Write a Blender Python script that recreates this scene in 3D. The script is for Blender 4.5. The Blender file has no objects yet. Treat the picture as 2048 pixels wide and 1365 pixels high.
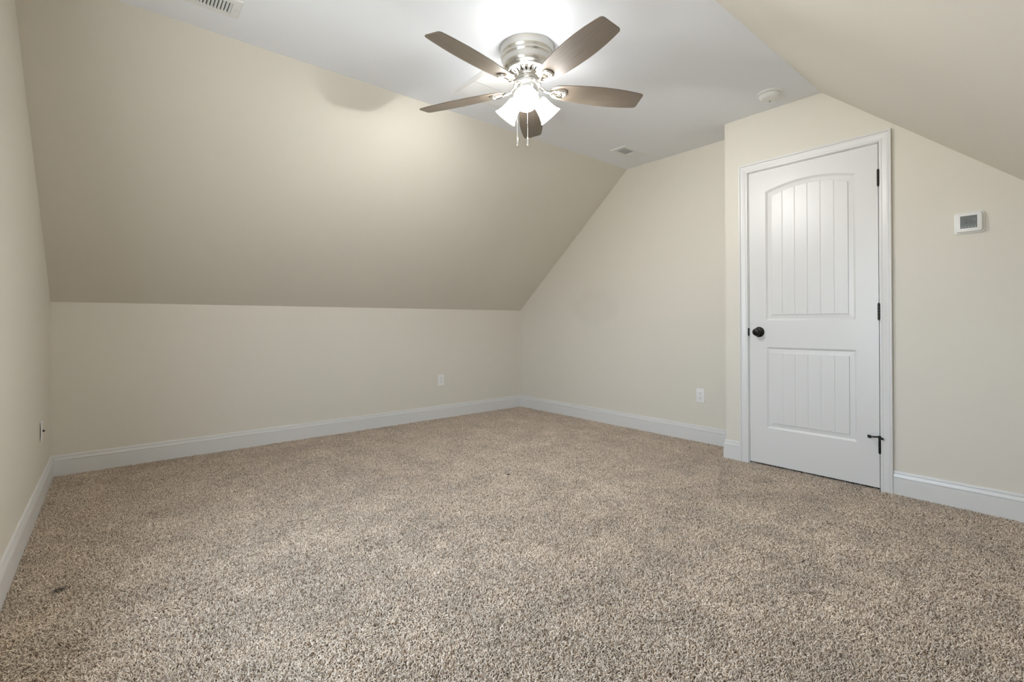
import bpy, bmesh, math, random
import numpy as np
from mathutils import Vector, Matrix
from mathutils.geometry import tessellate_polygon

S = bpy.context.scene
COL = S.collection
random.seed(7)
rng = np.random.default_rng(11)

# ------------------------------------------------------------------ camera
FPX = 954.9
yaw, pitch, roll = (math.radians(a) for a in (-39.827, 0.174, -0.243))
Fw = Vector((-math.sin(yaw) * math.cos(pitch), math.cos(yaw) * math.cos(pitch), math.sin(pitch)))
Rt = Vector((math.cos(yaw), math.sin(yaw), 0))
Up = Rt.cross(Fw)
R2 = Rt * math.cos(roll) + Up * math.sin(roll)
U2 = -Rt * math.sin(roll) + Up * math.cos(roll)
cam = bpy.data.cameras.new('camera')
cam.sensor_width = 36
cam.lens = FPX / 2048 * 36
cam.shift_y = -37.37 / 2048
cam.clip_start = 0.02
co = bpy.data.objects.new('camera', cam)
COL.objects.link(co)
M = Matrix((R2, U2, -Fw)).transposed().to_4x4()
M.translation = Vector((-3.7724, -4.3684, 0.9949))
co.matrix_world = M
S.camera = co

# ------------------------------------------------------------------ world, exposure
vs = S.view_settings
vs.view_transform = 'Standard'
vs.look = 'None'
vs.gamma = 1
vs.use_curve_mapping = False
vs.exposure = 0.14
W = bpy.data.worlds.new('daylight_sky')
S.world = W
W.use_nodes = True
bg = W.node_tree.nodes['Background']
SKY = 17.3                        # overcast daylight: bright sky, darker ground
SHADE = 35.0                     # radiance of the frosted lamp shades
BULB = 1500.0                      # radiance of the bulbs inside them
bg.inputs[1].default_value = SKY
wt = W.node_tree
wtc = wt.nodes.new('ShaderNodeTexCoord')
wsx = wt.nodes.new('ShaderNodeSeparateXYZ')
wcr = wt.nodes.new('ShaderNodeValToRGB')
wcr.color_ramp.elements[0].position = 0.46
wcr.color_ramp.elements[0].color = (0.66, 0.69, 0.68, 1)
wcr.color_ramp.elements[1].position = 0.54
wcr.color_ramp.elements[1].color = (0.66, 0.82, 1.0, 1)
wmr = wt.nodes.new('ShaderNodeMapRange')
wmr.inputs['From Min'].default_value = -1
wmr.inputs['From Max'].default_value = 1
wt.links.new(wtc.outputs['Generated'], wsx.inputs[0])
wt.links.new(wsx.outputs['Z'], wmr.inputs['Value'])
wt.links.new(wmr.outputs[0], wcr.inputs[0])
wt.links.new(wcr.outputs[0], bg.inputs[0])
S.cycles.max_bounces = 9
S.cycles.diffuse_bounces = 8
S.cycles.sample_clamp_indirect = 6
S.cycles.caustics_reflective = False
S.cycles.caustics_refractive = False

# ------------------------------------------------------------------ room numbers (metres)
L = 4.093          # length of the room along the knee wall
KN = 1.153         # knee wall height
SL = -1.573        # y where the far slope meets the flat ceiling
SR = -3.297        # y where the near slope meets the flat ceiling
H = 2.467          # ceiling height
YF = -4.835        # near knee wall
J = 0.295          # how far the door wall stands into the room
JP = -2.668        # corner of the door wall
BH = 0.135         # baseboard height
FZ = -0.012        # floor deck under the carpet pile
WY0, WY1, WZ0, WZ1 = -3.50, -2.50, 0.60, 1.85     # window opening in the left gable wall
DY0, DY1, DZ1 = -2.841, -3.589, 2.055             # door slab
portal = bpy.data.lights.new('window_portal', 'AREA')
portal.shape = 'RECTANGLE'
portal.size = WY1 - WY0
portal.size_y = WZ1 - WZ0
portal.cycles.is_portal = True
po = bpy.data.objects.new('window_portal', portal)
COL.objects.link(po)
po.location = (-L - 0.10, (WY0 + WY1) / 2, (WZ0 + WZ1) / 2)
po.rotation_euler = (math.pi / 2, 0, -math.pi / 2)

# ------------------------------------------------------------------ materials
def mat(name, col, rough=0.5, metal=0.0, spec=None, bump=None, vary=None, coat=0.0):
    m = bpy.data.materials.new(name)
    m.use_nodes = True
    nt = m.node_tree
    b = nt.nodes['Principled BSDF']
    b.inputs['Base Color'].default_value = (*col, 1)
    b.inputs['Roughness'].default_value = rough
    b.inputs['Metallic'].default_value = metal
    if spec is not None:
        b.inputs['Specular IOR Level'].default_value = spec
    b.inputs['Coat Weight'].default_value = coat
    tc = nt.nodes.new('ShaderNodeTexCoord')
    if vary:
        sc, amt = vary
        n = nt.nodes.new('ShaderNodeTexNoise')
        n.inputs['Scale'].default_value = sc
        n.inputs['Detail'].default_value = 3
        nt.links.new(tc.outputs['Object'], n.inputs['Vector'])
        r = nt.nodes.new('ShaderNodeMapRange')
        r.inputs['To Min'].default_value = 1 - amt
        r.inputs['To Max'].default_value = 1 + amt
        nt.links.new(n.outputs['Fac'], r.inputs['Value'])
        x = nt.nodes.new('ShaderNodeVectorMath')
        x.operation = 'SCALE'
        x.inputs[0].default_value = col
        nt.links.new(r.outputs[0], x.inputs['Scale'])
        nt.links.new(x.outputs[0], b.inputs['Base Color'])
    if bump:
        sc, st = bump
        n = nt.nodes.new('ShaderNodeTexNoise')
        n.inputs['Scale'].default_value = sc
        n.inputs['Detail'].default_value = 4
        nt.links.new(tc.outputs['Object'], n.inputs['Vector'])
        bp = nt.nodes.new('ShaderNodeBump')
        bp.inputs['Strength'].default_value = st
        bp.inputs['Distance'].default_value = 0.002
        nt.links.new(n.outputs['Fac'], bp.inputs['Height'])
        nt.links.new(bp.outputs[0], b.inputs['Normal'])
    return m

m_wall = mat('beige_wall_paint', (0.70, 0.665, 0.59), 0.55, spec=0.25, bump=(220, 0.06), vary=(1.3, 0.012))
m_wall_r = mat('beige_wall_paint_touched_up', (0.70, 0.665, 0.59), 0.55, spec=0.25, bump=(220, 0.06))
nt = m_wall_r.node_tree          # a rolled touch-up patch in slightly darker paint
ptc = nt.nodes.new('ShaderNodeTexCoord')
psub = nt.nodes.new('ShaderNodeVectorMath')
psub.operation = 'SUBTRACT'
psub.inputs[1].default_value = (0, -1.02, 1.235)
pmul = nt.nodes.new('ShaderNodeVectorMath')
pmul.operation = 'MULTIPLY'
pmul.inputs[1].default_value = (0, 4.2, 7.0)
pns = nt.nodes.new('ShaderNodeTexNoise')
pns.inputs['Scale'].default_value = 9
pad = nt.nodes.new('ShaderNodeVectorMath')
pad.operation = 'ADD'
plen = nt.nodes.new('ShaderNodeVectorMath')
plen.operation = 'LENGTH'
pmr = nt.nodes.new('ShaderNodeMapRange')
pmr.inputs['From Min'].default_value = 1.1
pmr.inputs['From Max'].default_value = 1.6
pmr.inputs['To Min'].default_value = 0.962
pmr.inputs['To Max'].default_value = 1.0
psc = nt.nodes.new('ShaderNodeVectorMath')
psc.operation = 'SCALE'
psc.inputs[0].default_value = (0.70, 0.665, 0.59)
nt.links.new(ptc.outputs['Object'], psub.inputs[0])
nt.links.new(psub.outputs[0], pmul.inputs[0])
nt.links.new(ptc.outputs['Object'], pns.inputs['Vector'])
nt.links.new(pmul.outputs[0], pad.inputs[0])
nt.links.new(pns.outputs['Color'], pad.inputs[1])
nt.links.new(pad.outputs[0], plen.inputs[0])
nt.links.new(plen.outputs['Value'], pmr.inputs['Value'])
nt.links.new(pmr.outputs[0], psc.inputs['Scale'])
nt.links.new(psc.outputs[0], nt.nodes['Principled BSDF'].inputs['Base Color'])
m_ceil = mat('white_ceiling_paint', (0.83, 0.85, 0.88), 0.8, spec=0.1, bump=(160, 0.08))
m_trim = mat('white_semigloss_trim', (0.705, 0.70, 0.69), 0.32, spec=0.45)
m_door = mat('white_door_paint', (0.705, 0.70, 0.69), 0.33, spec=0.45, bump=(500, 0.03))
m_plast = mat('white_plastic', (0.80, 0.80, 0.78), 0.35)
m_vent = mat('white_enamel_metal', (0.78, 0.78, 0.77), 0.4)
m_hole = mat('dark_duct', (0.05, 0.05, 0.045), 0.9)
m_slot = mat('dark_slot', (0.03, 0.03, 0.03), 0.7)
m_black = mat('oil_rubbed_bronze', (0.022, 0.019, 0.015), 0.28, metal=0.55)
m_rub = mat('black_rubber', (0.012, 0.012, 0.013), 0.6)
m_nick = mat('brushed_nickel', (0.86, 0.85, 0.82), 0.27, metal=1.0, bump=(90, 0.02))
m_pol = mat('polished_nickel', (0.88, 0.86, 0.82), 0.12, metal=1.0)
m_lcd = mat('lcd_grey', (0.13, 0.14, 0.13), 0.25)
m_lcdd = mat('lcd_dark', (0.045, 0.05, 0.045), 0.4)
m_lcdl = mat('lcd_pale', (0.26, 0.27, 0.26), 0.4)
m_deck = mat('carpet_backing', (0.18, 0.14, 0.11), 0.95, spec=0.05)
m_scrap = mat('dark_scrap', (0.02, 0.014, 0.01), 0.6)

# blade wood: fine grain along the blade
m_blade = bpy.data.materials.new('walnut_blade')
m_blade.use_nodes = True
nt = m_blade.node_tree
b = nt.nodes['Principled BSDF']
b.inputs['Roughness'].default_value = 0.42
tc = nt.nodes.new('ShaderNodeTexCoord')
mp = nt.nodes.new('ShaderNodeMapping')
mp.inputs['Scale'].default_value = (6, 160, 20)
n = nt.nodes.new('ShaderNodeTexNoise')
n.inputs['Scale'].default_value = 1.0
n.inputs['Detail'].default_value = 5
cr = nt.nodes.new('ShaderNodeValToRGB')
cr.color_ramp.elements[0].position = 0.3
cr.color_ramp.elements[0].color = (0.14, 0.112, 0.085, 1)
cr.color_ramp.elements[1].position = 0.75
cr.color_ramp.elements[1].color = (0.185, 0.152, 0.118, 1)
nt.links.new(tc.outputs['Object'], mp.inputs[0])
nt.links.new(mp.outputs[0], n.inputs['Vector'])
nt.links.new(n.outputs['Fac'], cr.inputs[0])
nt.links.new(cr.outputs[0], b.inputs['Base Color'])

# glowing frosted glass
m_glass = bpy.data.materials.new('frosted_lamp_glass')
m_glass.use_nodes = True
b = m_glass.node_tree.nodes['Principled BSDF']
b.inputs['Base Color'].default_value = (0.9, 0.9, 0.88, 1)
b.inputs['Roughness'].default_value = 0.35
b.inputs['Emission Color'].default_value = (0.985, 0.985, 0.975, 1)
b.inputs['Emission Strength'].default_value = SHADE
m_bulb = bpy.data.materials.new('lit_bulb')
m_bulb.use_nodes = True
b = m_bulb.node_tree.nodes['Principled BSDF']
b.inputs['Base Color'].default_value = (0.9, 0.9, 0.88, 1)
b.inputs['Emission Color'].default_value = (0.985, 0.985, 0.975, 1)
b.inputs['Emission Strength'].default_value = BULB

m_pane = bpy.data.materials.new('window_glass')
m_pane.use_nodes = True
nt = m_pane.node_tree
nt.nodes.remove(nt.nodes['Principled BSDF'])
tr = nt.nodes.new('ShaderNodeBsdfTransparent')
gl = nt.nodes.new('ShaderNodeBsdfGlossy')
gl.inputs['Roughness'].default_value = 0.02
mxs = nt.nodes.new('ShaderNodeMixShader')
mxs.inputs[0].default_value = 0.06
nt.links.new(tr.outputs[0], mxs.inputs[1])
nt.links.new(gl.outputs[0], mxs.inputs[2])
nt.links.new(mxs.outputs[0], nt.nodes['Material Output'].inputs[0])

# carpet yarn
m_yarn = bpy.data.materials.new('frieze_yarn')
m_yarn.use_nodes = True
nt = m_yarn.node_tree
b = nt.nodes['Principled BSDF']
b.inputs['Roughness'].default_value = 0.85
b.inputs['Specular IOR Level'].default_value = 0.15
hi = nt.nodes.new('ShaderNodeHairInfo')
cr = nt.nodes.new('ShaderNodeValToRGB')
cr.color_ramp.interpolation = 'LINEAR'
e = cr.color_ramp.elements
e[0].position = 0.0
e[0].color = (0.24, 0.18, 0.135, 1)
e[1].position = 1.0
e[1].color = (0.77, 0.675, 0.575, 1)
x = cr.color_ramp.elements.new(0.22)
x.color = (0.52, 0.43, 0.345, 1)
x = cr.color_ramp.elements.new(0.6)
x.color = (0.66, 0.56, 0.46, 1)
nt.links.new(hi.outputs['Random'], cr.inputs[0])
tc = nt.nodes.new('ShaderNodeTexCoord')
n = nt.nodes.new('ShaderNodeTexNoise')
n.inputs['Scale'].default_value = 4.5
n.inputs['Detail'].default_value = 4
n.inputs['Roughness'].default_value = 0.65
nt.links.new(tc.outputs['Object'], n.inputs['Vector'])
r = nt.nodes.new('ShaderNodeMapRange')  # broad patches: shading of the leaning nap, put into the yarn colour
r.inputs['From Min'].default_value = 0.3
r.inputs['From Max'].default_value = 0.7
r.inputs['To Min'].default_value = 0.86
r.inputs['To Max'].default_value = 1.16
nt.links.new(n.outputs['Fac'], r.inputs['Value'])
# one small brown soil mark on the pile near the left wall
dist = nt.nodes.new('ShaderNodeVectorMath')
dist.operation = 'DISTANCE'
ms = nt.nodes.new('ShaderNodeMapping')
ms.inputs['Location'].default_value = (3.93, 1.89, 0)
ms.vector_type = 'POINT'
ms2 = nt.nodes.new('ShaderNodeVectorMath')
ms2.operation = 'MULTIPLY'
ms2.inputs[1].default_value = (1, 1.1, 0)
nt.links.new(tc.outputs['Object'], ms.inputs[0])
nt.links.new(ms.outputs[0], ms2.inputs[0])
nt.links.new(ms2.outputs[0], dist.inputs[0])
dist.inputs[1].default_value = (0, 0, 0)
mr = nt.nodes.new('ShaderNodeMapRange')
mr.inputs['From Min'].default_value = 0.012
mr.inputs['From Max'].default_value = 0.03
mr.inputs['To Min'].default_value = 0.3
mr.inputs['To Max'].default_value = 1.0
nt.links.new(dist.outputs['Value'], mr.inputs['Value'])
mu = nt.nodes.new('ShaderNodeMath')
mu.operation = 'MULTIPLY'
nt.links.new(r.outputs[0], mu.inputs[0])
nt.links.new(mr.outputs[0], mu.inputs[1])
sc = nt.nodes.new('ShaderNodeVectorMath')
sc.operation = 'SCALE'
nt.links.new(cr.outputs[0], sc.inputs[0])
nt.links.new(mu.outputs[0], sc.inputs['Scale'])
nt.links.new(sc.outputs[0], b.inputs['Base Color'])

# ------------------------------------------------------------------ helpers
def link(name, me, m=None, parent=None, loc=None):
    o = bpy.data.objects.new(name, me)
    COL.objects.link(o)
    if m is not None and me is not None:
        me.materials.append(m)
    if parent is not None:
        o.parent = parent
    if loc is not None:
        o.location = loc
    return o

def tag(o, label, cat, group=None, kind=None):
    o['label'] = label
    o['category'] = cat
    if group:
        o['group'] = group
    if kind:
        o['kind'] = kind
    return o

def empty(name, loc=(0, 0, 0)):
    o = bpy.data.objects.new(name, None)
    o.empty_display_size = 0.05
    COL.objects.link(o)
    o.location = loc
    return o

def mesh(name, verts, faces, smooth=False, fix=True):
    me = bpy.data.meshes.new(name)
    me.from_pydata([tuple(v) for v in verts], [], faces)
    if fix:
        bm = bmesh.new()
        bm.from_mesh(me)
        bmesh.ops.remove_doubles(bm, verts=bm.verts, dist=1e-6)
        bmesh.ops.recalc_face_normals(bm, faces=bm.faces)
        bm.to_mesh(me)
        bm.free()
    if smooth:
        me.shade_smooth()
    me.update()
    return me

class MB:
    """collects shapes into one mesh"""
    def __init__(s):
        s.v, s.f = [], []
    def add(s, vs, fs):
        o = len(s.v)
        s.v += [tuple(v) for v in vs]
        s.f += [tuple(i + o for i in f) for f in fs]
        return s
    def box(s, a, b, mtx=None):
        (x0, y0, z0), (x1, y1, z1) = a, b
        vs = [Vector(p) for p in ((x0, y0, z0), (x1, y0, z0), (x1, y1, z0), (x0, y1, z0), (x0, y0, z1), (x1, y0, z1), (x1, y1, z1), (x0, y1, z1))]
        if mtx is not None:
            vs = [mtx @ p for p in vs]
        return s.add(vs, [(0, 3, 2, 1), (4, 5, 6, 7), (0, 1, 5, 4), (1, 2, 6, 5), (2, 3, 7, 6), (3, 0, 4, 7)])
    def prism(s, poly, ax, a, b):
        """polygon in the plane normal to axis ax, extruded from a to b"""
        def P(p, t):
            q = list(p)
            q.insert(ax, t)
            return q
        n = len(poly)
        vs = [P(p, a) for p in poly] + [P(p, b) for p in poly]
        fs = [tuple(range(n)), tuple(range(2 * n - 1, n - 1, -1))] + [(i, (i + 1) % n, n + (i + 1) % n, n + i) for i in range(n)]
        return s.add(vs, fs)
    def tube(s, pts, rad, seg=10, caps=True):
        pts = [Vector(p) for p in pts]
        if not hasattr(rad, '__len__'):
            rad = [rad] * len(pts)
        vs = []
        ref = None
        for i, p in enumerate(pts):
            d = (pts[min(i + 1, len(pts) - 1)] - pts[max(i - 1, 0)]).normalized()
            if ref is None:
                ref = d.orthogonal().normalized()
            ref = (ref - d * ref.dot(d)).normalized()
            bi = d.cross(ref)
            for k in range(seg):
                a = 2 * math.pi * k / seg
                vs.append(p + (ref * math.cos(a) + bi * math.sin(a)) * rad[i])
        fs = []
        for i in range(len(pts) - 1):
            for k in range(seg):
                k2 = (k + 1) % seg
                fs.append((i * seg + k, i * seg + k2, (i + 1) * seg + k2, (i + 1) * seg + k))
        if caps:
            fs.append(tuple(range(seg - 1, -1, -1)))
            fs.append(tuple(range((len(pts) - 1) * seg, len(pts) * seg)))
        return s.add(vs, fs)
    def lathe(s, prof, seg=48, mtx=None):
        """profile of (r, z) turned about z; mtx places it"""
        vs, fs = [], []
        for r_, z_ in prof:
            for k in range(seg):
                a = 2 * math.pi * k / seg
                p = Vector((r_ * math.cos(a), r_ * math.sin(a), z_))
                vs.append(mtx @ p if mtx is not None else p)
        for i in range(len(prof) - 1):
            for k in range(seg):
                k2 = (k + 1) % seg
                fs.append((i * seg + k, i * seg + k2, (i + 1) * seg + k2, (i + 1) * seg + k))
        return s.add(vs, fs)
    def build(s, name, m, parent=None, smooth=False, loc=None, bevel=None, bseg=2, auto=None):
        me = mesh(name, s.v, s.f)
        if smooth:
            me.shade_smooth()
        if auto:
            me.shade_smooth()
            bm = bmesh.new()
            bm.from_mesh(me)
            lim = math.radians(auto)
            for e_ in bm.edges:
                if len(e_.link_faces) == 2 and e_.calc_face_angle(0) > lim:
                    e_.smooth = False
            bm.to_mesh(me)
            bm.free()
        o = link(name, me, m, parent, loc)
        if bevel:
            bv = o.modifiers.new('bevel', 'BEVEL')
            bv.width = bevel
            bv.segments = bseg
            bv.limit_method = 'ANGLE'
        return o


# ------------------------------------------------------------------ room shell
T = 0.12
def struct(o, label, cat):
    return tag(o, label, cat, kind='structure')

# floor deck with the pile as its child
fl = MB().box((-L - T, YF - T, FZ - 0.1), (1.1, T, FZ)).build('floor', m_deck)
struct(fl, 'wall-to-wall carpeted floor of the attic room', 'floor')

# ceiling: flat strip between the two slopes, with duct holes left as solid registers below
cl = MB().box((-L - T, SR - 0.02, H), (T, SL + 0.02, H + 0.12)).build('ceiling', m_ceil)
struct(cl, 'flat white ceiling strip between the two beige slopes', 'ceiling')

def wall(name, mb, label, m=m_wall):
    return struct(mb.build(name, m), label, 'wall')

# far knee wall, far slope
wall('wall_back', MB().box((-L - T, 0, FZ), (T, T, KN)), 'low beige knee wall under the far slope')
k = 0.08
wall('wall_back_slope', MB().prism([(0, KN), (SL, H), (SL, H + 0.11), (0.12, KN + 0.0), (0.12, KN)], 0, -L - T, T),
     'beige sloped ceiling rising from the far knee wall')
# near knee wall, near slope
wall('wall_front', MB().box((-L - T, YF - T, FZ), (T + 0.9, YF, 1.115)), 'low beige knee wall behind the camera')
zf = H - 0.8743 * (SR - YF)
wall('wall_front_slope', MB().prism([(SR, H), (YF - T, H - 0.8743 * (SR - YF + T)), (YF - T, H - 0.8743 * (SR - YF + T) + 0.13), (SR, H + 0.12)], 0, -L - T, T + 0.9),
     'beige sloped ceiling above the door, rising from the near side')

def gable(y0, y1, n=1):
    """room cross-section clipped to y0..y1 as (y, z) polygon"""
    def top(y):
        if y > SL:
            return KN + (H - KN) * (y / SL) if y < 0 else KN
        if y < SR:
            return H - 0.8743 * (SR - y)
        return H
    ys = sorted({y0, y1, *[q for q in (SL, SR) if y0 < q < y1]})
    return [(y0, FZ), (y1, FZ)] + [(y, top(y) + 0.01) for y in reversed(ys)]

# left gable wall with the window opening
mb = MB()
def lw_piece(poly):
    mb.prism(poly, 0, -L - T, -L)
mb_poly = gable(WY1, 0.0)
lw_piece(mb_poly)
lw_piece(gable(YF, WY0))
lw_piece([(WY0, FZ), (WY1, FZ), (WY1, WZ0), (WY0, WZ0)])
lw_piece([(WY0, WZ1), (WY1, WZ1), (WY1, H + 0.01), (WY0, H + 0.01)])
wall('wall_left', mb, 'beige gable wall at the left edge of the room')

# right gable wall, far part
wall('wall_right', MB().prism(gable(JP, 0.0), 0, 0, T), 'beige gable wall right of the far corner', m_wall_r)
# door wall: stands J into the room, door opening left free
OY0, OY1, OZ1 = DY0 + 0.0085, DY1 - 0.0085, DZ1 + 0.0085
mb = MB()
mb.prism([(OY0, FZ), (JP, FZ), (JP, H + 0.01), (OY0, H + 0.01)], 0, -J, -J + T)
mb.prism([(OY1, OZ1), (OY0, OZ1), (OY0, H + 0.01), (SR, H + 0.01), (OY1, H - 0.8743 * (SR - OY1) + 0.01)], 0, -J, -J + T)
mb.prism(gable(YF, OY1), 0, -J, -J + T)
mb.box((-J + T, JP - 0.1, FZ), (T, JP, H + 0.01))
wall('wall_door', mb, 'beige wall around the white door, standing forward of the far wall')
# unseen shell added behind the door to keep its gap dark
mb = MB()
mb.box((-J + T, YF, H - 0.9), (1.0, JP - 0.1, H - 0.85))
mb.box((1.0, YF, FZ), (1.05, JP, H))
mb.box((-J + T, YF - 0.05, FZ), (1.0, YF, H))
mb.box((T, JP - 0.1, FZ), (1.0, JP - 0.05, H))
wall('wall_light_block', mb, 'unseen beige shell added behind the white door to block light')

# ------------------------------------------------------------------ baseboards
BP = [(0.0, 0.0), (0.0150, 0.0), (0.0150, 0.0955), (0.0143, 0.0965), (0.0098, 0.0970), (0.0098, 0.0992), (0.0145, 0.1000), (0.0140, 0.1040),
      (0.0100, 0.1180), (0.0090, 0.1195), (0.0048, 0.1200), (0.0048, 0.1218), (0.0085, 0.1228), (0.0072, 0.1300), (0.0045, 0.1345), (0.0, BH)]
def baseboard(name, path, label):
    """path: (x, y) points on the wall line, room on the LEFT of travel"""
    n = len(path)
    P = [Vector(p) for p in path]
    offs = []
    for i in range(n):
        ds = []
        if i > 0:
            ds.append((P[i] - P[i - 1]).normalized())
        if i < n - 1:
            ds.append((P[i + 1] - P[i]).normalized())
        ns = [Vector((-d.y, d.x)) for d in ds]
        if len(ns) == 2:
            mtr = (ns[0] + ns[1]) / (1 + ns[0].dot(ns[1]))
        else:
            mtr = ns[0]
        offs.append(mtr)
    vs, fs = [], []
    prof = [(d, z if z > 0 else FZ) for d, z in BP]
    for i in range(n):
        for d, z in prof:
            q = P[i] + offs[i] * d
            vs.append((q.x, q.y, z))
    m_ = len(prof)
    for i in range(n - 1):
        for k in range(m_):
            k2 = (k + 1) % m_
            fs.append((i * m_ + k, i * m_ + k2, (i + 1) * m_ + k2, (i + 1) * m_ + k))
    fs.append(tuple(range(m_)))
    fs.append(tuple(range((n - 1) * m_, n * m_)))
    o = link(name, mesh(name, vs, fs), m_trim)
    return struct(o, label, 'baseboard')

CW = 0.0575                    # casing width
CY0, CY1, CZ1 = DY0 + 0.008, DY1 - 0.008, DZ1 + 0.008
baseboard('baseboard_back', [(0, 0), (-L, 0)], 'white baseboard along the far knee wall')
baseboard('baseboard_left', [(-L, 0), (-L, YF)], 'white baseboard along the left gable wall')
baseboard('baseboard_front', [(-L, YF), (-J, YF)], 'white baseboard along the near knee wall')
baseboard('baseboard_right', [(0, JP), (0, 0)], 'white baseboard between the far corner and the door wall')
baseboard('baseboard_door_left', [(-J, CY0 + CW), (-J, JP), (0, JP)], 'short piece of white baseboard left of the door casing')
baseboard('baseboard_door_right', [(-J, YF), (-J, CY1 - CW)], 'white baseboard right of the door, under the thermostat')

# ------------------------------------------------------------------ door casing and jamb
CP = [(0.0, 0.0), (0.0, 0.0200), (0.0015, 0.0215), (0.0085, 0.0210), (0.0105, 0.0180), (0.0125, 0.0150), (0.0160, 0.0160), (0.0230, 0.0155),
      (0.0330, 0.0130), (0.0420, 0.0110), (0.0450, 0.0095), (0.0480, 0.0108), (0.0540, 0.0100), (0.0570, 0.0085), (CW, 0.0070), (CW, 0.0)]
def casing_ring(y0, y1, z1, zb, xw, sgn, cw=CW):
    """three-sided casing around inner edges y0 (>y1), head z1; xw wall plane, sgn outward direction along x"""
    mb = MB()
    n = len(CP)
    st = []
    for (yy, zz, oy, oz) in ((y0, zb, 1, 0), (y0, z1, 1, 1), (y1, z1, -1, 1), (y1, zb, -1, 0)):
        st.append([(xw + sgn * d, yy + oy * (cw - w), zz + oz * (cw - w)) for w, d in CP])
    vs = [p for r_ in st for p in r_]
    fs = []
    for i in range(3):
        for k in range(n):
            k2 = (k + 1) % n
            fs.append((i * n + k, i * n + k2, (i + 1) * n + k2, (i + 1) * n + k))
    fs.append(tuple(range(n)))
    fs.append(tuple(range(3 * n, 4 * n)))
    return mb.add(vs, fs)
trim = casing_ring(CY0, CY1, CZ1, FZ, -J, -1).build('trim_1', m_trim)
struct(trim, 'moulded white casing around the closet door', 'door trim')
# jamb boards with stop, a part of the trim
mb = MB()
mb.box((-J, DY0 + 0.003, FZ), (-J + 0.110, DY0 + 0.0085, OZ1))
mb.box((-J, DY1 - 0.0085, FZ), (-J + 0.110, DY1 - 0.003, OZ1))
mb.box((-J, DY1 - 0.003, DZ1 + 0.003), (-J + 0.110, DY0 + 0.003, DZ1 + 0.0085))
mb.box((-J + 0.042, DY0 - 0.009, FZ), (-J + 0.054, DY0 + 0.003, OZ1))
mb.box((-J + 0.042, DY1 - 0.003, FZ), (-J + 0.054, DY1 + 0.009, OZ1))
mb.box((-J + 0.042, DY1, DZ1 - 0.008), (-J + 0.054, DY0, DZ1 + 0.003))
mb.build('jamb', m_trim, trim)

# ------------------------------------------------------------------ door slab
DX = -J - 0.001        # front face
DB = 0.014             # bottom of the slab
grooves = [-3.060, -3.136, -3.212, -3.287, -3.363]
PROF = [(0.0, 0.0), (0.0030, -0.0010), (0.0045, -0.0030), (0.0120, -0.0080), (0.0135, -0.0088), (0.0385, -0.0062), (0.0395, -0.0018), (0.0410, -0.0012)]
def arc(t, rise):
    return rise * (1 - (2 * t - 1) ** 2)
panels = [(-2.951, -3.476, 1.010, 1.906, 0.043), (-2.954, -3.478, 0.264, 0.827, 0.0)]
outer = [(DY0, DB), (DY1, DB), (DY1, DZ1), (DY0, DZ1)]
mb = MB()
holes = []
for (ya, yb, za, zb, rise) in panels:
    fi = PROF[-1][0]
    ia, ib = ya - fi, yb + fi
    ts, dep = [0.0], [0.0]
    for g in grooves:
        for dy, dd in ((0.0032, 0), (0.0020, -0.0014), (0.0, -0.0022), (-0.0020, -0.0014), (-0.0032, 0)):
            ts.append((ia - (g + dy)) / (ia - ib))
            dep.append(dd)
    ts.append(1.0)
    dep.append(0.0)
    # add in-between columns so that the arc is smooth
    tt, dd2 = [], []
    for i in range(len(ts) - 1):
        tt.append(ts[i]); dd2.append(dep[i])
        if ts[i + 1] - ts[i] > 0.05:
            for q in (1 / 3, 2 / 3):
                tt.append(ts[i] + (ts[i + 1] - ts[i]) * q); dd2.append(0.0)
    tt.append(1.0); dd2.append(0.0)
    nC = len(tt)
    loops = []
    for li, (ins, d) in enumerate(PROF):
        last = li >= len(PROF) - 1
        y0_, y1_ = ya - ins, yb + ins
        bot = [(DX - d + (-dd2[i] if last else 0), y0_ + (y1_ - y0_) * t, za + ins) for i, t in enumerate(tt)]
        top = [(DX - d + (-dd2[i] if last else 0), y0_ + (y1_ - y0_) * t, zb - ins + arc(t, rise)) for i, t in enumerate(tt)]
        loops.append(bot + top[::-1])
    N = 2 * nC
    base = len(mb.v)
    for lp in loops:
        mb.v += lp
    for li in range(len(loops) - 1):
        for k in range(N):
            k2 = (k + 1) % N
            mb.f.append((base + li * N + k, base + li * N + k2, base + (li + 1) * N + k2, base + (li + 1) * N + k))
    lb = base + (len(loops) - 1) * N
    for k in range(nC - 1):
        mb.f.append((lb + k, lb + k + 1, lb + N - 2 - k, lb + N - 1 - k))
    holes.append([(p[1], p[2]) for p in loops[0]])
polys = [[Vector((y, z, 0)) for y, z in outer]] + [[Vector((y, z, 0)) for y, z in h] for h in holes]
flat = [p for pl in polys for p in pl]
tris = tessellate_polygon(polys)
mb.add([(DX, p.x, p.y) for p in flat], tris)
xb = DX + 0.035
mb.add([(xb, y, z) for y, z in outer], [(0, 1, 2, 3)])
for i in range(4):
    (ya_, za_), (yb_, zb_) = outer[i], outer[(i + 1) % 4]
    mb.add([(DX, ya_, za_), (DX, yb_, zb_), (xb, yb_, zb_), (xb, ya_, za_)], [(0, 1, 2, 3)])
door = mb.build('door_1', m_door)
struct(door, 'white two-panel plank-style closet door with an arched upper panel', 'door')

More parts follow.
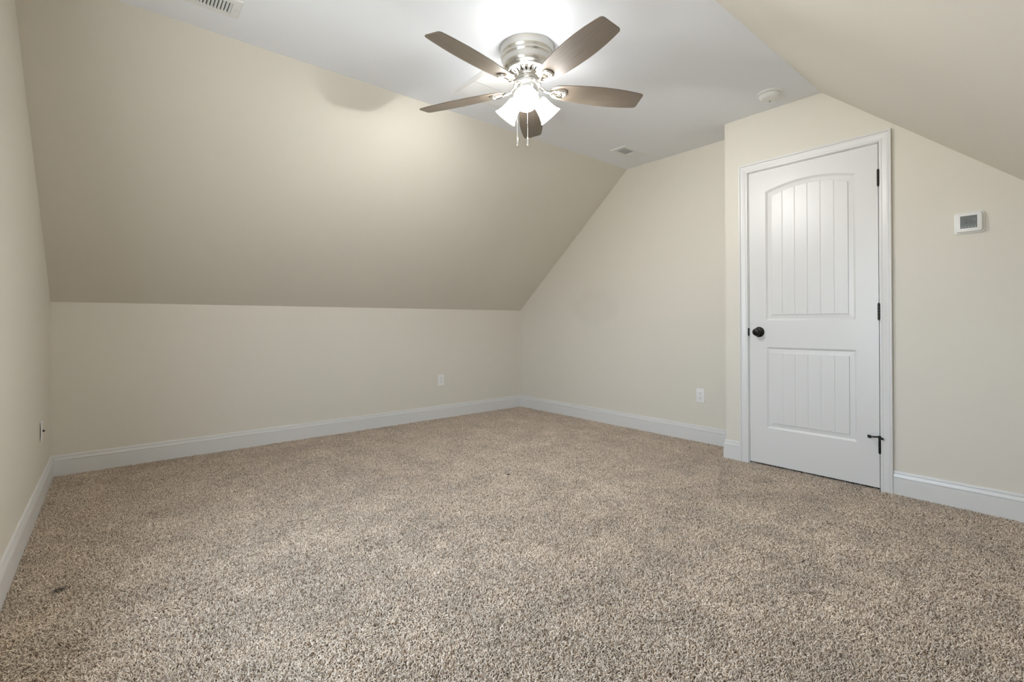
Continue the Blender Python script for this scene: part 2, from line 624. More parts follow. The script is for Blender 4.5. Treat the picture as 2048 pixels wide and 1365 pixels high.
# knob
KZ, KY = 0.930, -2.906
mx = Matrix.Translation((DX, KY, KZ)) @ Matrix.Rotation(-math.pi / 2, 4, 'Y')
kn = MB().lathe([(0.0001, 0.062), (0.006, 0.0618), (0.0065, 0.0600), (0.009, 0.0605), (0.0095, 0.059), (0.015, 0.0585), (0.021, 0.056), (0.0255, 0.050), (0.0270, 0.044),
                 (0.0262, 0.037), (0.0225, 0.031), (0.0170, 0.027), (0.0125, 0.024), (0.0115, 0.018), (0.0130, 0.012), (0.0001, 0.011)], 40, mx).build('door_knob', m_black, door, smooth=True)
kn['label'] = 'dark bronze round knob'
MB().lathe([(0.0001, 0.012), (0.016, 0.012), (0.020, 0.0095), (0.027, 0.0085), (0.030, 0.0055), (0.0345, 0.004), (0.036, 0.0015), (0.036, 0.0)], 40, mx).build('rosette', m_black, kn, smooth=True)
# latch edge plate peeking out of the gap
MB().box((-J - 0.0145, DY0 - 0.0005, KZ - 0.028), (-J + 0.012, DY0 + 0.0085, KZ + 0.028)).build('strike_plate', m_black, door, bevel=0.004)
# hinges
for i, zc in enumerate((1.850, 1.058, 0.268)):
    mb = MB()
    hy = DY1 - 0.002
    hx = -J - 0.0085
    z0 = zc - 0.0445
    for q in range(5):
        mb.tube([(hx, hy, z0 + q * 0.0178 + 0.0004), (hx, hy, z0 + (q + 1) * 0.0178 - 0.0004)], 0.0062, 14)
    mb.box((hx, hy - 0.0012, z0), (-J + 0.030, hy + 0.0012, z0 + 0.089))
    for s_, zz in ((1, z0 + 0.089), (-1, z0)):
        mb.tube([(hx, hy, zz), (hx, hy, zz + s_ * 0.002), (hx, hy, zz + s_ * 0.005), (hx, hy, zz + s_ * 0.008)], [0.0045, 0.0058, 0.0045, 0.001], 12)
    hg = mb.build('hinge', m_black, door, auto=35)
    hg['label'] = 'dark bronze butt hinge'
    if i == 2:
        zt = z0 + 0.095
        a = MB()
        a.tube([(hx, hy, zt - 0.006), (hx, hy, zt + 0.004)], 0.0085, 14)
        a.tube([(hx - 0.004, hy, zt), (hx - 0.018, hy + 0.018, zt - 0.001), (hx - 0.028, hy + 0.034, zt)], [0.0050, 0.0042, 0.0030], 10)
        a.tube([(hx - 0.002, hy, zt - 0.004), (hx - 0.012, hy - 0.012, zt - 0.007)], [0.0045, 0.0040], 10)
        st = a.build('hinge_pin_stop', m_black, door, auto=40)
        st['label'] = 'dark bronze hinge-pin door stop'
        mxp = Matrix.Translation((hx - 0.034, hy + 0.042, zt)) @ Matrix.Rotation(math.radians(-38), 4, 'Z')
        p = MB().box((-0.004, -0.011, -0.009), (0.004, 0.011, 0.009), mxp).build('bumper_pad', m_rub, st, bevel=0.002)
        MB().tube([(hx - 0.012, hy - 0.012, zt - 0.007), (hx - 0.017, hy - 0.017, zt - 0.008)], 0.0072, 12).build('bumper_tip', m_rub, st, smooth=False)

# ------------------------------------------------------------------ window in the left wall (beyond the left edge of the photo)
wn = casing_ring(WY1, WY0, WZ1, WZ0 - 0.02, -L, 1).build('window_1', m_trim)
struct(wn, 'white double-hung window in the left gable wall', 'window')
mb = MB()
xa, xb_ = -L - 0.085, -L - 0.055
for (z0, z1, xo) in ((WZ0, (WZ0 + WZ1) / 2 + 0.02, 0.0), ((WZ0 + WZ1) / 2 - 0.02, WZ1, -0.03)):
    mb.box((xa + xo, WY0, z0), (xb_ + xo, WY0 + 0.045, z1))
    mb.box((xa + xo, WY1 - 0.045, z0), (xb_ + xo, WY1, z1))
    mb.box((xa + xo, WY0 + 0.045, z0), (xb_ + xo, WY1 - 0.045, z0 + 0.045))
    mb.box((xa + xo, WY0 + 0.045, z1 - 0.045), (xb_ + xo, WY1 - 0.045, z1))
mb.build('window_sash', m_trim, wn)
MB().box((-L - T, WY0 - 0.07, WZ0 - 0.022), (-L + 0.045, WY1 + 0.07, WZ0)).build('window_sill', m_trim, wn, bevel=0.004)
MB().box((-L - 0.072, WY0 + 0.045, WZ0 + 0.045), (-L - 0.068, WY1 - 0.045, WZ1 - 0.045)).build('pane', m_pane, wn)

# ------------------------------------------------------------------ ceiling fan
FX, FY = -2.070, -2.463
fan = empty('ceiling_fan', (FX, FY, H))
tag(fan, 'brushed nickel flush-mount ceiling fan with five walnut blades and three lit lamps', 'ceiling fan')
Z = lambda z: z - H          # local heights
hs = MB().lathe([(0.0001, 0.0), (0.146, 0.0), (0.1465, -0.003), (0.1445, -0.006), (0.1440, -0.034), (0.1425, -0.040), (0.1370, -0.047), (0.1360, -0.052), (0.1385, -0.0545),
                 (0.1400, -0.058), (0.1390, -0.062), (0.1345, -0.066), (0.1325, -0.072), (0.1315, -0.092), (0.1280, -0.104), (0.1200, -0.114), (0.1120, -0.1185),
                 (0.1105, -0.121), (0.1120, -0.1235), (0.1095, -0.127), (0.1060, -0.128), (0.1060, -0.1305), (0.1030, -0.132), (0.0001, -0.132)], 72)
hs.build('motor_housing', m_nick, fan, auto=50)
# vent skirt: cone with slots
mb = MB()
NS = 20
r0, z0, r1, z1 = 0.1020, -0.131, 0.0600, -0.149
def cone(r_, a):
    t = (r0 - r_) / (r0 - r1)
    return (r_ * math.cos(a), r_ * math.sin(a), z0 + (z1 - z0) * t)
ra, rb = 0.094, 0.069
for k in range(NS):
    a0 = 2 * math.pi * k / NS
    st = 2 * math.pi / NS
    c_, w_ = a0 + st / 2, st * 0.20
    # rim rings
    for (p_, q_) in ((r0, ra), (rb, r1)):
        seg = 4
        for s_ in range(seg):
            b0, b1 = a0 + st * s_ / seg, a0 + st * (s_ + 1) / seg
            mb.add([cone(p_, b0), cone(p_, b1), cone(q_, b1), cone(q_, b0)], [(0, 1, 2, 3)])
    for (b0, b1) in ((a0, c_ - w_), (c_ + w_, a0 + st)):
        seg = 2
        for s_ in range(seg):
            e0, e1 = b0 + (b1 - b0) * s_ / seg, b0 + (b1 - b0) * (s_ + 1) / seg
            mb.add([cone(ra, e0), cone(ra, e1), cone(rb, e1), cone(rb, e0)], [(0, 1, 2, 3)])
    # slot ends rounded by small lips standing up into the housing
    for b0 in (c_ - w_, c_ + w_):
        p, q = cone(ra, b0), cone(rb, b0)
        mb.add([p, q, (q[0], q[1], q[2] + 0.008), (p[0], p[1], p[2] + 0.008)], [(0, 1, 2, 3)])
me = mesh('vent_skirt', mb.v, mb.f)
me.shade_smooth()
vs_ = link('vent_skirt', me, m_pol, fan)
MB().lathe([(0.0600, -0.147), (0.0625, -0.150), (0.0600, -0.153), (0.0540, -0.154), (0.0520, -0.158), (0.0520, -0.166), (0.0580, -0.170), (0.0680, -0.176), (0.0740, -0.186),
            (0.0745, -0.196), (0.0700, -0.202), (0.0600, -0.205), (0.0001, -0.205)], 56).build('blade_hub', m_nick, fan, auto=50)
MB().lathe([(0.0001, -0.204), (0.0585, -0.204), (0.0600, -0.207), (0.0600, -0.250), (0.0590, -0.256), (0.0540, -0.262), (0.0430, -0.268), (0.0400, -0.276), (0.0300, -0.284),
            (0.0120, -0.290), (0.0070, -0.300), (0.0001, -0.302)], 56).build('switch_housing', m_nick, fan, auto=50)

BZ = 2.253 - H            # blade plane
RB = 0.655
def blade_outline():
    """(r, half-width ccw, half-width cw) outline of a paddle blade"""
    pts = []
    xs = [0.128, 0.131, 0.138, 0.150, 0.170, 0.21, 0.27, 0.34, 0.42, 0.49, 0.55, 0.60, 0.630, 0.6445, 0.652, RB]
    hw = [0.006, 0.018, 0.033, 0.044, 0.0515, 0.0575, 0.0645, 0.0705, 0.0735, 0.0725, 0.0685, 0.0630, 0.0590, 0.0560, 0.0500, 0.0420]
    return xs, hw
xs, hw = blade_outline()
PITCH = math.radians(-13)
def blade_local(x, y, z):
    """blade frame -> fan frame before the turn about z"""
    c_, s_ = math.cos(PITCH), math.sin(PITCH)
    return (x, y * c_ - z * s_, BZ + y * s_ + z * c_)
def make_blade():
    th = 0.0026
    top, bot = [], []
    ring = [(x, h) for x, h in zip(xs, hw)] + [(x, -h) for x, h in list(zip(xs, hw))[::-1]]
    n_ = len(xs)
    vs, fs = [], []
    for (sc_, zz) in ((0.985, th), (1.0, th * 0.6), (1.0, -th * 0.6), (0.985, -th)):
        for (x, h) in ring:
            xx = 0.39 + (x - 0.39) * (1 if sc_ == 1.0 else 0.997)
            vs.append((xx, h * sc_, zz))
    m_ = len(ring)
    for k in range(3):
        for i in range(m_):
            i2 = (i + 1) % m_
            fs.append((k * m_ + i, k * m_ + i2, (k + 1) * m_ + i2, (k + 1) * m_ + i))
    for lay in (0, 3):
        for i in range(n_ - 1):
            fs.append((lay * m_ + i, lay * m_ + i + 1, lay * m_ + m_ - 2 - i, lay * m_ + m_ - 1 - i))
    me = mesh('blade', vs, fs)
    return me
blade_me = make_blade()
blade_me.materials.append(m_blade)

def make_bracket():
    """bracket in blade-frame of the fan: arm from the hub, loop plate and two screws under the blade"""
    mb = MB()
    def B(x, y, z):
        return blade_local(x, y, z)
    # curved arm, flattened tube from the hub dipping under the blade
    pts = [(0.066, 0.0, -0.192), (0.078, 0.0, -0.202), (0.092, 0.0, -0.2125), (0.110, 0.0, -0.2200), (0.128, 0.0, -0.2235), (0.142, 0.0, -0.2230)]
    w = [0.0120, 0.0115, 0.0110, 0.0115, 0.0125, 0.0135]
    hgt = [0.0100, 0.0090, 0.0080, 0.0070, 0.0060, 0.0055]
    seg = 12
    vs, fs = [], []
    for (x, y, z), a, h in zip(pts, w, hgt):
        for k in range(seg):
            t = 2 * math.pi * k / seg
            vs.append((x, a * math.cos(t), z + h * math.sin(t) + a * math.cos(t) * math.sin(PITCH) * min(1, max(0, (x - 0.07) / 0.07))))
    for i in range(len(pts) - 1):
        for k in range(seg):
            k2 = (k + 1) % seg
            fs.append((i * seg + k, i * seg + k2, (i + 1) * seg + k2, (i + 1) * seg + k))
    fs.append(tuple(range(seg)))
    fs.append(tuple(range((len(pts) - 1) * seg, len(pts) * seg)))
    mb.add(vs, fs)
    # two spreading prongs and a rounded cross end (a loop)
    loop = [(0.136, 0.006), (0.155, 0.015), (0.176, 0.024), (0.193, 0.0275), (0.206, 0.0235), (0.213, 0.012), (0.215, 0.0), (0.213, -0.012), (0.206, -0.0235), (0.193, -0.0275),
            (0.176, -0.024), (0.155, -0.015), (0.136, -0.006)]
    mb.tube([B(x, y, -0.0075) for x, y in loop], [0.0055, 0.0058, 0.0058, 0.0062, 0.0066, 0.0066, 0.0066, 0.0066, 0.0066, 0.0062, 0.0058, 0.0058, 0.0055], 10)
    # mounting plate against the blade
    mb.add([B(*p) for p in ((0.170, -0.024, -0.0035), (0.208, -0.022, -0.0035), (0.208, 0.022, -0.0035), (0.170, 0.024, -0.0035), (0.170, -0.024, -0.0068), (0.208, -0.022, -0.0068),
            (0.208, 0.022, -0.0068), (0.170, 0.024, -0.0068))], [(0, 3, 2, 1), (4, 5, 6, 7), (0, 1, 5, 4), (1, 2, 6, 5), (2, 3, 7, 6), (3, 0, 4, 7)])
    for (x, y) in ((0.190, 0.014), (0.190, -0.014), (0.203, 0.0)):
        c = B(x, y, -0.0065)
        d = B(x, y, -0.0105)
        mb.tube([c, [(c[i] * 0.3 + d[i] * 0.7) for i in range(3)], d], [0.0048, 0.0042, 0.0015], 10)
    me = mesh('blade_bracket', mb.v, mb.f)
    me.shade_smooth()
    return me
br_me = make_bracket()
br_me.materials.append(m_pol)
TH0 = -99.0
for i in range(5):
    a = math.radians(TH0 + 72 * i)
    bo = bpy.data.objects.new('blade', blade_me)
    COL.objects.link(bo)
    bo.parent = fan
    bo.matrix_local = Matrix.Rotation(a, 4, 'Z') @ Matrix.Translation((0, 0, BZ)) @ Matrix.Rotation(PITCH, 4, 'X')
    rb_ = bpy.data.objects.new('blade_bracket', br_me)
    COL.objects.link(rb_)
    rb_.parent = fan
    rb_.matrix_local = Matrix.Rotation(a, 4, 'Z')

# three lamps
shade_prof_o = [(0.0270, 0.0), (0.0300, 0.0015), (0.0345, 0.0060), (0.0375, 0.0130), (0.0395, 0.0240), (0.0415, 0.0400), (0.0445, 0.0580), (0.0490, 0.0760), (0.0550, 0.0920), (0.0640, 0.1080)]
shade_prof = shade_prof_o + [(0.0625, 0.1085)] + [(r_ - 0.0035, z_ + 0.001) for r_, z_ in shade_prof_o[::-1][1:]]
for az in (225.5, 346.0, 106.0):
    a = math.radians(az)
    tilt = math.radians(44)            # below horizontal
    d = Vector((math.cos(a) * math.cos(tilt), math.sin(a) * math.cos(tilt), -math.sin(tilt)))
    out = Vector((math.cos(a), math.sin(a), 0))
    neck = out * 0.067 + Vector((0, 0, -0.262))
    rotq = d.to_track_quat('Z', 'Y').to_matrix().to_4x4()
    mtx = Matrix.Translation(neck) @ rotq
    arm = MB()
    s0 = out * 0.040 + Vector((0, 0, -0.245))
    s1 = out * 0.055 + Vector((0, 0, -0.247))
    arm.tube([s0, s1, neck - d * 0.008, neck + d * 0.004], [0.011, 0.011, 0.012, 0.012], 14)
    arm.lathe([(0.0001, -0.012), (0.014, -0.012), (0.021, -0.008), (0.0285, 0.000), (0.0290, 0.008), (0.0275, 0.0105), (0.0001, 0.0105)], 28, mtx)
    ao = arm.build('lamp_arm', m_nick, fan, auto=45)
    so = MB().lathe(shade_prof, 40, mtx).build('lamp_shade', m_glass, fan, smooth=True)
    so['label'] = 'lit frosted glass bell shade'
    MB().lathe([(0.0001, 0.011), (0.013, 0.012), (0.013, 0.030), (0.018, 0.045), (0.0235, 0.060), (0.0235, 0.070), (0.018, 0.082), (0.0001, 0.088)], 20, mtx).build('bulb', m_bulb, so, smooth=True)

# pull chains
def fan_local_from_px(right, fwd):
    return Rt * right + Vector((Fw.x, Fw.y, 0)).normalized() * fwd
for (rgt, zb) in ((0.000, -0.533), (-0.054, -0.530)):
    c = fan_local_from_px(rgt, -0.030 if rgt == 0 else -0.02)
    mb = MB()
    z_ = -0.262
    mb.tube([(c.x, c.y, -0.250), (c.x, c.y, zb + 0.045)], 0.0011, 6)
    while z_ > zb + 0.045:
        mb.lathe([(0.0001, z_ + 0.0016), (0.0014, z_ + 0.0010), (0.0017, z_), (0.0014, z_ - 0.0010), (0.0001, z_ - 0.0016)], 6, Matrix.Translation((c.x, c.y, 0)))
        z_ -= 0.0042
    ch = mb.build('pull_chain', m_pol, fan)
    MB().lathe([(0.0001, zb + 0.048), (0.0030, zb + 0.046), (0.0048, zb + 0.040), (0.0055, zb + 0.030), (0.0068, zb + 0.012), (0.0060, zb + 0.004), (0.0030, zb), (0.0001, zb - 0.001)],
               16, Matrix.Translation((c.x, c.y, 0))).build('chain_fob', m_nick, ch, smooth=True)

# ------------------------------------------------------------------ smoke detector
sd = empty('smoke_detector', (-0.545, -3.085, H))
tag(sd, 'round white smoke detector on the ceiling above the door', 'smoke detector')
MB().lathe([(0.0001, 0), (0.072, 0), (0.0725, -0.004), (0.071, -0.011), (0.067, -0.013), (0.0001, -0.013)], 48).build('mounting_base', m_plast, sd, auto=45)
MB().lathe([(0.0001, -0.012), (0.0585, -0.012), (0.0585, -0.0165), (0.0001, -0.0165)], 48).build('smoke_slot_ring', m_slot, sd)
mb = MB()
mb.lathe([(0.0001, -0.016), (0.0630, -0.016), (0.0635, -0.019), (0.0615, -0.026), (0.056, -0.034), (0.050, -0.039), (0.046, -0.0405), (0.0001, -0.041)], 48)
for k in range(26):
    a = 2 * math.pi * k / 26
    mb.box((0.057, -0.0012, -0.0175), (0.0628, 0.0012, -0.0115), Matrix.Rotation(a, 4, 'Z'))
bd = mb.build('detector_cover', m_plast, sd, auto=40)
MB().box((-0.009, -0.003, -0.0418), (0.009, 0.003, -0.0405), Matrix.Translation((0.030, 0.012, 0)) @ Matrix.Rotation(0.6, 4, 'Z')).build('test_button', m_lcd, sd)

# ------------------------------------------------------------------ ceiling registers
def register(loc, rz, label):
    root = empty('ceiling_register', loc)
    root.rotation_euler = (0, 0, rz)
    tag(root, label, 'ceiling vent', 'two-way registers in the ceiling')
    hx, hy = 0.165, 0.077
    ix, iy = 0.128, 0.042
    mb = MB()
    # stamped frame: outer lip, slope, inner flat around the louvre bank; local bank spans x -0.128..0.118
    def ring(a, b):
        (ax0, ay0, az), (bx0, by0, bz) = a, b
        P = [(-ax0, -ay0, az), (ax0, -ay0, az), (ax0, ay0, az), (-ax0, ay0, az)]
        Q = [(-bx0, -by0, bz), (bx0, -by0, bz), (bx0, by0, bz), (-bx0, by0, bz)]
        mb.add(P + Q, [(i, (i + 1) % 4, 4 + (i + 1) % 4, 4 + i) for i in range(4)])
    ring((hx, hy, 0.0), (hx, hy, -0.002))
    ring((hx, hy, -0.002), (hx - 0.004, hy - 0.004, -0.0062))
    ring((hx - 0.004, hy - 0.004, -0.0062), (ix, iy, -0.0075))
    ring((ix, iy, -0.0075), (ix, iy, -0.0015))
    mb.box((-0.004, -iy, -0.0078), (0.004, iy, -0.002))
    fr = mb.build('register_frame', m_vent, root)
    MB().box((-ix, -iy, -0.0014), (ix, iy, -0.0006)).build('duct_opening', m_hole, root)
    for side in (-1, 1):
        lv = MB()
        for k in range(9):
            xc = side * (0.0115 + k * 0.0138)
            ang = math.radians(52) * (-1 if side > 0 else 1)
            mt = Matrix.Translation((xc, 0, -0.0052)) @ Matrix.Rotation(ang * -1, 4, 'Y')
            lv.box((-0.0062, -iy + 0.0005, -0.0006), (0.0062, iy - 0.0005, 0.0006), mt)
        lv.build('louver_bank', m_vent, root)
    MB().tube([(0.146, 0, -0.006), (0.146, 0, -0.016)], [0.0035, 0.0045], 10).build('damper_lever', m_vent, root, auto=40)
    for sx in (-1,):
        MB().lathe([(0.0001, -0.0092), (0.004, -0.0085), (0.0045, -0.007), (0.0001, -0.006)], 12, Matrix.Translation((sx * 0.148, 0, 0))).build('screw', m_vent, root, smooth=True)
    return root
register((-0.363, -1.872, H), 0.0, 'small white ceiling vent in the far corner, above the right wall')
register((-3.480, -1.847, H), math.pi, 'white louvered ceiling vent cut off by the top edge of the photo')

# return grille next to the fan
rg = empty('return_air_grille', (-1.925, -2.017, H))
tag(rg, 'square white return air grille on the ceiling behind the fan blades', 'return air grille')
mb = MB()
gx, gy = 0.204, 0.202
def gring(a, b):
    P = [(-a[0], -a[1], a[2]), (a[0], -a[1], a[2]), (a[0], a[1], a[2]), (-a[0], a[1], a[2])]
    Q = [(-b[0], -b[1], b[2]), (b[0], -b[1], b[2]), (b[0], b[1], b[2]), (-b[0], b[1], b[2])]
    mb.add(P + Q, [(i, (i + 1) % 4, 4 + (i + 1) % 4, 4 + i) for i in range(4)])
gring((gx, gy, 0), (gx, gy, -0.006))
gring((gx, gy, -0.006), (gx - 0.003, gy - 0.003, -0.009))
gring((gx - 0.003, gy - 0.003, -0.009), (gx - 0.019, gy - 0.019, -0.007))
gring((gx - 0.019, gy - 0.019, -0.007), (gx - 0.0215, gy - 0.0215, -0.0045))
gring((gx - 0.0215, gy - 0.0215, -0.0045), (gx - 0.034, gy - 0.034, -0.0065))
gring((gx - 0.034, gy - 0.034, -0.0065), (gx - 0.034, gy - 0.034, -0.001))
mb.box((-gx + 0.034, -0.004, -0.0085), (gx - 0.034, 0.004, -0.002))
mb.build('grille_frame', m_vent, rg)
MB().box((-gx + 0.034, -gy + 0.034, -0.0016), (gx - 0.034, gy - 0.034, -0.0006)).build('duct_opening', m_lcdl, rg)
lv = MB()
nf = 27
for k in range(nf):
    yc = -gy + 0.040 + (2 * gy - 0.080) * k / (nf - 1)
    lv.box((-gx + 0.034, -0.0058, -0.0005), (gx - 0.034, 0.0058, 0.0005), Matrix.Translation((0, yc, -0.0045)) @ Matrix.Rotation(math.radians(-24), 4, 'X'))
lv.build('louver_bank', m_vent, rg)

# ------------------------------------------------------------------ outlets
def rounded_rect(w, h, r_, n_=5):
    pts = []
    for cx_, cy_, a0 in ((w / 2 - r_, h / 2 - r_, 0), (-w / 2 + r_, h / 2 - r_, 90), (-w / 2 + r_, -h / 2 + r_, 180), (w / 2 - r_, -h / 2 + r_, 270)):
        for k in range(n_ + 1):
            a = math.radians(a0 + 90 * k / n_)
            pts.append((cx_ + r_ * math.cos(a), cy_ + r_ * math.sin(a)))
    return pts
def plate_stack(mb, rings, mtx):
    """rings: list of (w, h, r, z), joined outward to inward and capped"""
    base = None
    nn = None
    allv = []
    for (w, h, r_, z) in rings:
        allv.append([mtx @ Vector((p[0], p[1], z)) for p in rounded_rect(w, h, r_)])
    nn = len(allv[0])
    vs = [p for rg_ in allv for p in rg_]
    fs = []
    for i in range(len(rings) - 1):
        for k in range(nn):
            k2 = (k + 1) % nn
            fs.append((i * nn + k, i * nn + k2, (i + 1) * nn + k2, (i + 1) * nn + k))
    fs.append(tuple(range((len(rings) - 1) * nn, len(rings) * nn)))
    mb.add(vs, fs)
# local frame: x across, y up, z out of the wall
def wall_frame(origin, out, up=(0, 0, 1)):
    o_, u_ = Vector(out), Vector(up)
    x_ = u_.cross(o_)
    m_ = Matrix((x_, u_, o_)).transposed().to_4x4()
    m_.translation = Vector(origin)
    return m_
def outlet(mtx, label):
    root = empty('power_outlet')
    root.matrix_world = mtx
    tag(root, label, 'power outlet', 'duplex wall outlets')
    I = Matrix.Identity(4)
    mb = MB()
    plate_stack(mb, [(0.073, 0.119, 0.003, 0.0), (0.073, 0.119, 0.003, 0.0025), (0.0705, 0.1165, 0.003, 0.0048), (0.066, 0.112, 0.002, 0.0055)], I)
    mb.build('cover_plate', m_plast, root, auto=30)
    for s_ in (-1, 1):
        mb = MB()
        plate_stack(mb, [(0.034, 0.0290, 0.010, 0.0054), (0.034, 0.0290, 0.010, 0.0068), (0.032, 0.0270, 0.009, 0.0074)], Matrix.Translation((0, s_ * 0.0195, 0)))
        rc = mb.build('receptacle', m_plast, root, auto=30)
        sl = MB()
        c = s_ * 0.0195
        sl.box((-0.0075, c - 0.001, 0.0072), (-0.0053, c + 0.0080, 0.0077))
        sl.box((0.0053, c, 0.0072), (0.0075, c + 0.0070, 0.0077))
        sl.lathe([(0.0001, 0.0077), (0.0026, 0.0077), (0.0026, 0.0072)], 12, Matrix.Translation((0, c - 0.0078, 0)))
        sl.build('slots', m_slot, rc)
    MB().lathe([(0.0001, 0.0068), (0.0028, 0.0064), (0.0032, 0.0054)], 12).build('screw', m_vent, root, smooth=True)
    return root
outlet(wall_frame((-1.113, 0.0, 0.401), (0, -1, 0)), 'white duplex outlet low on the far knee wall')
outlet(wall_frame((0.0, -2.307, 0.386), (-1, 0, 0)), 'white duplex outlet on the wall just left of the door wall')

# bowed cable plate on the left wall
cp = empty('cable_wall_plate')
cp.matrix_world = wall_frame((-L, -0.560, 0.395), (1, 0, 0))
tag(cp, 'white cable plate low on the left wall near the corner, with a black jack', 'wall plate')
vs, fs = [], []
NX, NY = 8, 14
for lay in (0, 1):
    for i in range(NX + 1):
        for j in range(NY + 1):
            x = -0.037 + 0.074 * i / NX
            y = -0.060 + 0.120 * j / NY
            bow = 0.0022 * (1 - (y / 0.060) ** 2)
            edge = min(1, min(0.037 - abs(x), 0.060 - abs(y)) / 0.006)
            vs.append((x, y, 0.0012 + bow + (0.0025 + 0.0018 * edge) * lay))
def gi(l, i, j):
    return l * (NX + 1) * (NY + 1) + i * (NY + 1) + j
for l in (0, 1):
    for i in range(NX):
        for j in range(NY):
            fs.append((gi(l, i, j), gi(l, i + 1, j), gi(l, i + 1, j + 1), gi(l, i, j + 1)))
for i in range(NX):
    for j in (0, NY):
        fs.append((gi(0, i, j), gi(0, i + 1, j), gi(1, i + 1, j), gi(1, i, j)))
for j in range(NY):
    for i in (0, NX):
        fs.append((gi(0, i, j), gi(0, i, j + 1), gi(1, i, j + 1), gi(1, i, j)))
link('cover_plate', mesh('cover_plate', vs, fs, smooth=False), m_plast, cp)
MB().box((-0.034, -0.052, 0.0), (0.034, 0.052, 0.003)).build('mounting_bracket', m_slot, cp)
mb = MB()
mb.lathe([(0.0001, 0.0085), (0.0065, 0.0085), (0.0065, 0.0125), (0.0048, 0.0130), (0.0048, 0.0170), (0.0001, 0.0172)], 14, Matrix.Translation((0.0, 0.0, 0)))
jk = mb.build('cable_jack', m_slot, cp, auto=40)
jk['label'] = 'black cable jack'

# ------------------------------------------------------------------ thermostat
th = empty('thermostat')
th.matrix_world = wall_frame((-J, -3.981, 1.519), (-1, 0, 0))
tag(th, 'white square thermostat with a grey screen on the wall right of the door', 'thermostat')
I = Matrix.Identity(4)
mb = MB()
plate_stack(mb, [(0.119, 0.113, 0.012, 0.0), (0.119, 0.113, 0.012, 0.005), (0.1165, 0.1105, 0.012, 0.0075), (0.105, 0.100, 0.010, 0.009)], I)
mb.build('wall_plate', m_plast, th, auto=30)
mb = MB()
plate_stack(mb, [(0.105, 0.101, 0.011, 0.008), (0.104, 0.100, 0.011, 0.022), (0.0995, 0.0955, 0.010, 0.0265), (0.096, 0.092, 0.009, 0.0275)], I)
bd = mb.build('thermostat_body', m_plast, th, auto=30)
sx0, sx1, sy0, sy1 = -0.0325, 0.0325, -0.0305, 0.0345
MB().box((sx0, sy0, 0.0272), (sx1, sy1, 0.0281)).build('screen', m_lcd, th)
# numerals 64 on the screen
sg = MB()
def seg7(ch, x0, y0, w, h, t):
    S7 = {'6': 'acdefg', '4': 'bcfg'}[ch]
    def bar(a, b_, c_, d_):
        sg.box((x0 + a, y0 + b_, 0.0281), (x0 + c_, y0 + d_, 0.0284))
    g_ = t / 2 + 0.0003
    if 'a' in S7: bar(0.0004, h - t / 2, w - 0.0004, h + t / 2)
    if 'g' in S7: bar(0.0004, h / 2 - t / 2, w - 0.0004, h / 2 + t / 2)
    if 'd' in S7: bar(0.0004, -t / 2, w - 0.0004, t / 2)
    if 'f' in S7: bar(0, h / 2 + g_, t, h - g_)
    if 'e' in S7: bar(0, g_, t, h / 2 - g_)
    if 'b' in S7: bar(w - t, h / 2 + g_, w, h - g_)
    if 'c' in S7: bar(w - t, g_, w, h / 2 - g_)
seg7('6', -0.0135, -0.006, 0.0100, 0.0190, 0.0028)
seg7('4', 0.0015, -0.006, 0.0100, 0.0190, 0.0028)
scr = [c for c in th.children if c.name.startswith('screen')][0]
sg.build('numerals', m_lcdd, scr)
dm = MB()
for k in range(5):
    x = -0.0285 + k * 0.0125
    dm.box((x, -0.0270, 0.0281), (x + 0.0072, -0.0205, 0.0284))
dm.box((-0.030, -0.0155, 0.0281), (0.030, -0.0148, 0.0284))
dm.box((0.019, 0.0125, 0.0281), (0.028, 0.0150, 0.0284))
dm.build('touch_keys', m_lcdl, scr)

# ------------------------------------------------------------------ scrap on the carpet
vs, fs = [], []
for i in range(9):
    t = i / 8
    w_ = 0.0060 * math.sin(math.pi * (0.12 + 0.8 * t))
    x = -0.012 + 0.024 * t
    z = 0.002 + 0.006 * math.sin(math.pi * t) + 0.002 * t
    vs += [(x, -w_, z), (x + 0.001, 0, z + 0.003), (x, w_, z + 0.0005), (x, 0, z - 0.0012)]
for i in range(8):
    for k in range(4):
        fs.append((i * 4 + k, i * 4 + (k + 1) % 4, i * 4 + 4 + (k + 1) % 4, i * 4 + 4 + k))
fs += [(0, 1, 2, 3), (32, 33, 34, 35)]
sc_ = link('leaf_scrap', mesh('leaf_scrap', vs, fs, smooth=True), m_scrap, None, (-1.805, -1.962, 0.0075))
sc_.rotation_euler = (0.2, 0.05, math.radians(-48))
tag(sc_, 'tiny curled dark scrap lying on the carpet', 'scrap')

# ------------------------------------------------------------------ carpet pile
def vnoise(x, y, cell, seed):
    g = np.random.default_rng(seed).random((128, 128))
    u, v = x / cell + 50.3, y / cell + 50.7
    i, j = np.floor(u).astype(int), np.floor(v).astype(int)
    fu, fv = u - i, v - j
    fu, fv = fu * fu * (3 - 2 * fu), fv * fv * (3 - 2 * fv)
    a, b_, c_, d_ = g[i % 128, j % 128], g[(i + 1) % 128, j % 128], g[i % 128, (j + 1) % 128], g[(i + 1) % 128, (j + 1) % 128]
    return (a * (1 - fu) + b_ * fu) * (1 - fv) + (c_ * (1 - fu) + d_ * fu) * fv

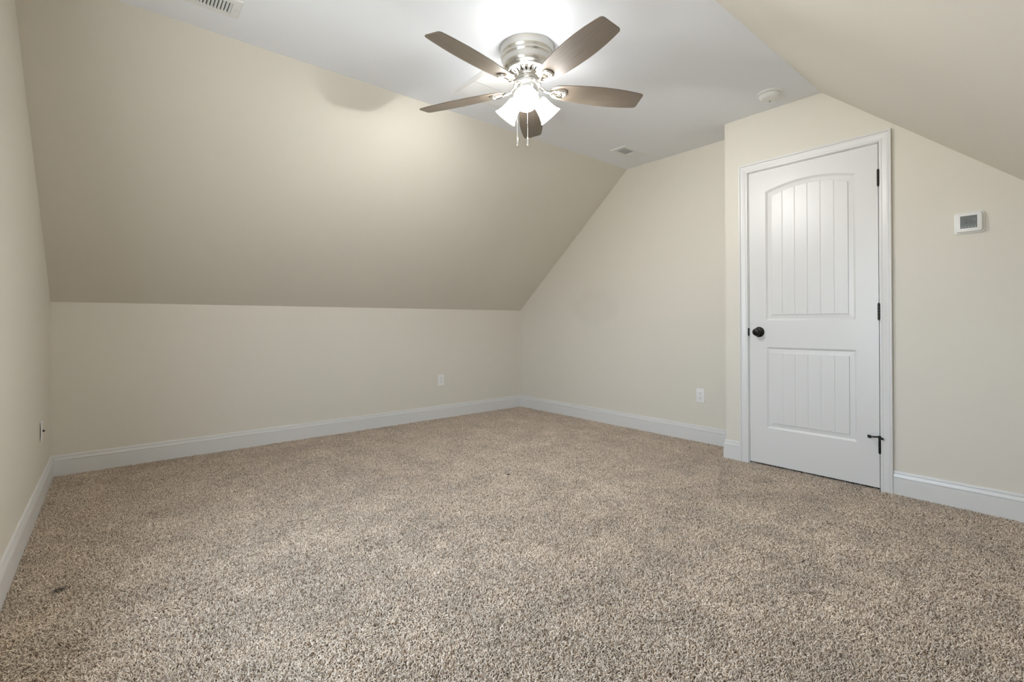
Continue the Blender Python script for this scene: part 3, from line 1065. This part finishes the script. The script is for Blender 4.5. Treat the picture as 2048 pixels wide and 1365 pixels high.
def pile():
    step = 0.0043
    gx_ = np.arange(-L + 0.017, -0.016, step)
    gy_ = np.arange(YF + 0.017, -0.016, step)
    X, Y = np.meshgrid(gx_, gy_)
    X = X.ravel() + rng.uniform(-0.5, 0.5, X.size) * step * 1.2
    Y = Y.ravel() + rng.uniform(-0.5, 0.5, Y.size) * step * 1.2
    keep = ~((X > -J - 0.014) & (Y < JP + 0.018) & ~((X < -J + 0.03) & (Y < DY0 - 0.004) & (Y > DY1 + 0.004)))
    keep &= (X > -L + 0.0155) & (X < -0.0155) & (Y < -0.0155) & (Y > YF + 0.0155)
    X, Y = X[keep], Y[keep]
    n_ = X.size
    # nap direction drifts slowly over the floor, with brushed patches
    ang = 2 * math.pi * (vnoise(X, Y, 0.55, 1) * 1.0 + vnoise(X, Y, 0.17, 2) * 0.45)
    amp = 0.15 + 0.75 * vnoise(X, Y, 0.30, 3) * (0.5 + vnoise(X, Y, 0.09, 4))
    ra_ = rng.uniform(0, 2 * math.pi, n_)
    rm = np.abs(rng.normal(0, 0.32, n_))
    ca_ = 4 * math.pi * vnoise(X, Y, 0.0085, 6)
    cm_ = 0.95 * vnoise(X, Y, 0.0065, 7)
    lx = amp * np.cos(ang) + rm * np.cos(ra_) + cm_ * np.cos(ca_)
    ly = amp * np.sin(ang) + rm * np.sin(ra_) + cm_ * np.sin(ca_)
    ln = np.hypot(lx, ly) + 1e-6
    tl = np.clip(0.35 + 0.75 * ln, 0.45, 1.25)
    lx, ly = lx / ln, ly / ln
    hgt = 0.0118 * (0.85 + 0.25 * rng.random(n_)) * (0.62 + 0.62 * vnoise(X, Y, 0.0075, 5)) * (0.92 + 0.16 * vnoise(X, Y, 0.03, 8))
    K = 5
    pos = np.zeros((n_, K, 3), np.float32)
    px, py, pz = X.copy(), Y.copy(), np.full(n_, FZ)
    curl = rng.normal(0, 1.5, n_)
    dirx, diry = lx.copy(), ly.copy()
    for k in range(K):
        pos[:, k, 0], pos[:, k, 1], pos[:, k, 2] = px, py, pz
        t = (k + 1) / K
        th_ = tl * (0.05 + 1.45 * t ** 1.3)
        seg = hgt * 1.42 / (K - 1)
        ca, sa = np.cos(curl * 0.45), np.sin(curl * 0.45)
        dirx, diry = dirx * ca - diry * sa, dirx * sa + diry * ca
        px = px + dirx * np.sin(th_) * seg
        py = py + diry * np.sin(th_) * seg
        pz = pz + np.cos(th_) * seg
    lo_x, hi_x, lo_y, hi_y = -L + 0.0165, -0.0165, YF + 0.0165, -0.0165
    pos[:, :, 0] = np.clip(pos[:, :, 0], lo_x, hi_x)
    pos[:, :, 1] = np.clip(pos[:, :, 1], lo_y, hi_y)
    cv = bpy.data.hair_curves.new('carpet_pile')
    cv.add_curves([K] * n_)
    cv.position_data.foreach_set('vector', pos.reshape(-1))
    rad = np.tile(np.array([0.00105, 0.00135, 0.00145, 0.00135, 0.0008], np.float32), n_) * np.repeat((0.85 + 0.3 * rng.random(n_)).astype(np.float32), K)
    at = cv.attributes.get('radius') or cv.attributes.new('radius', 'FLOAT', 'POINT')
    at.data.foreach_set('value', rad)
    cv.materials.append(m_yarn)
    o = bpy.data.objects.new('carpet_pile', cv)
    COL.objects.link(o)
    o.parent = fl
    o['kind'] = 'stuff'
    o['label'] = 'beige and brown flecked frieze carpet pile'
    print('tufts', n_)
pile()
S.cycles_curves.shape = 'THICK'
S.cycles_curves.subdivisions = 2
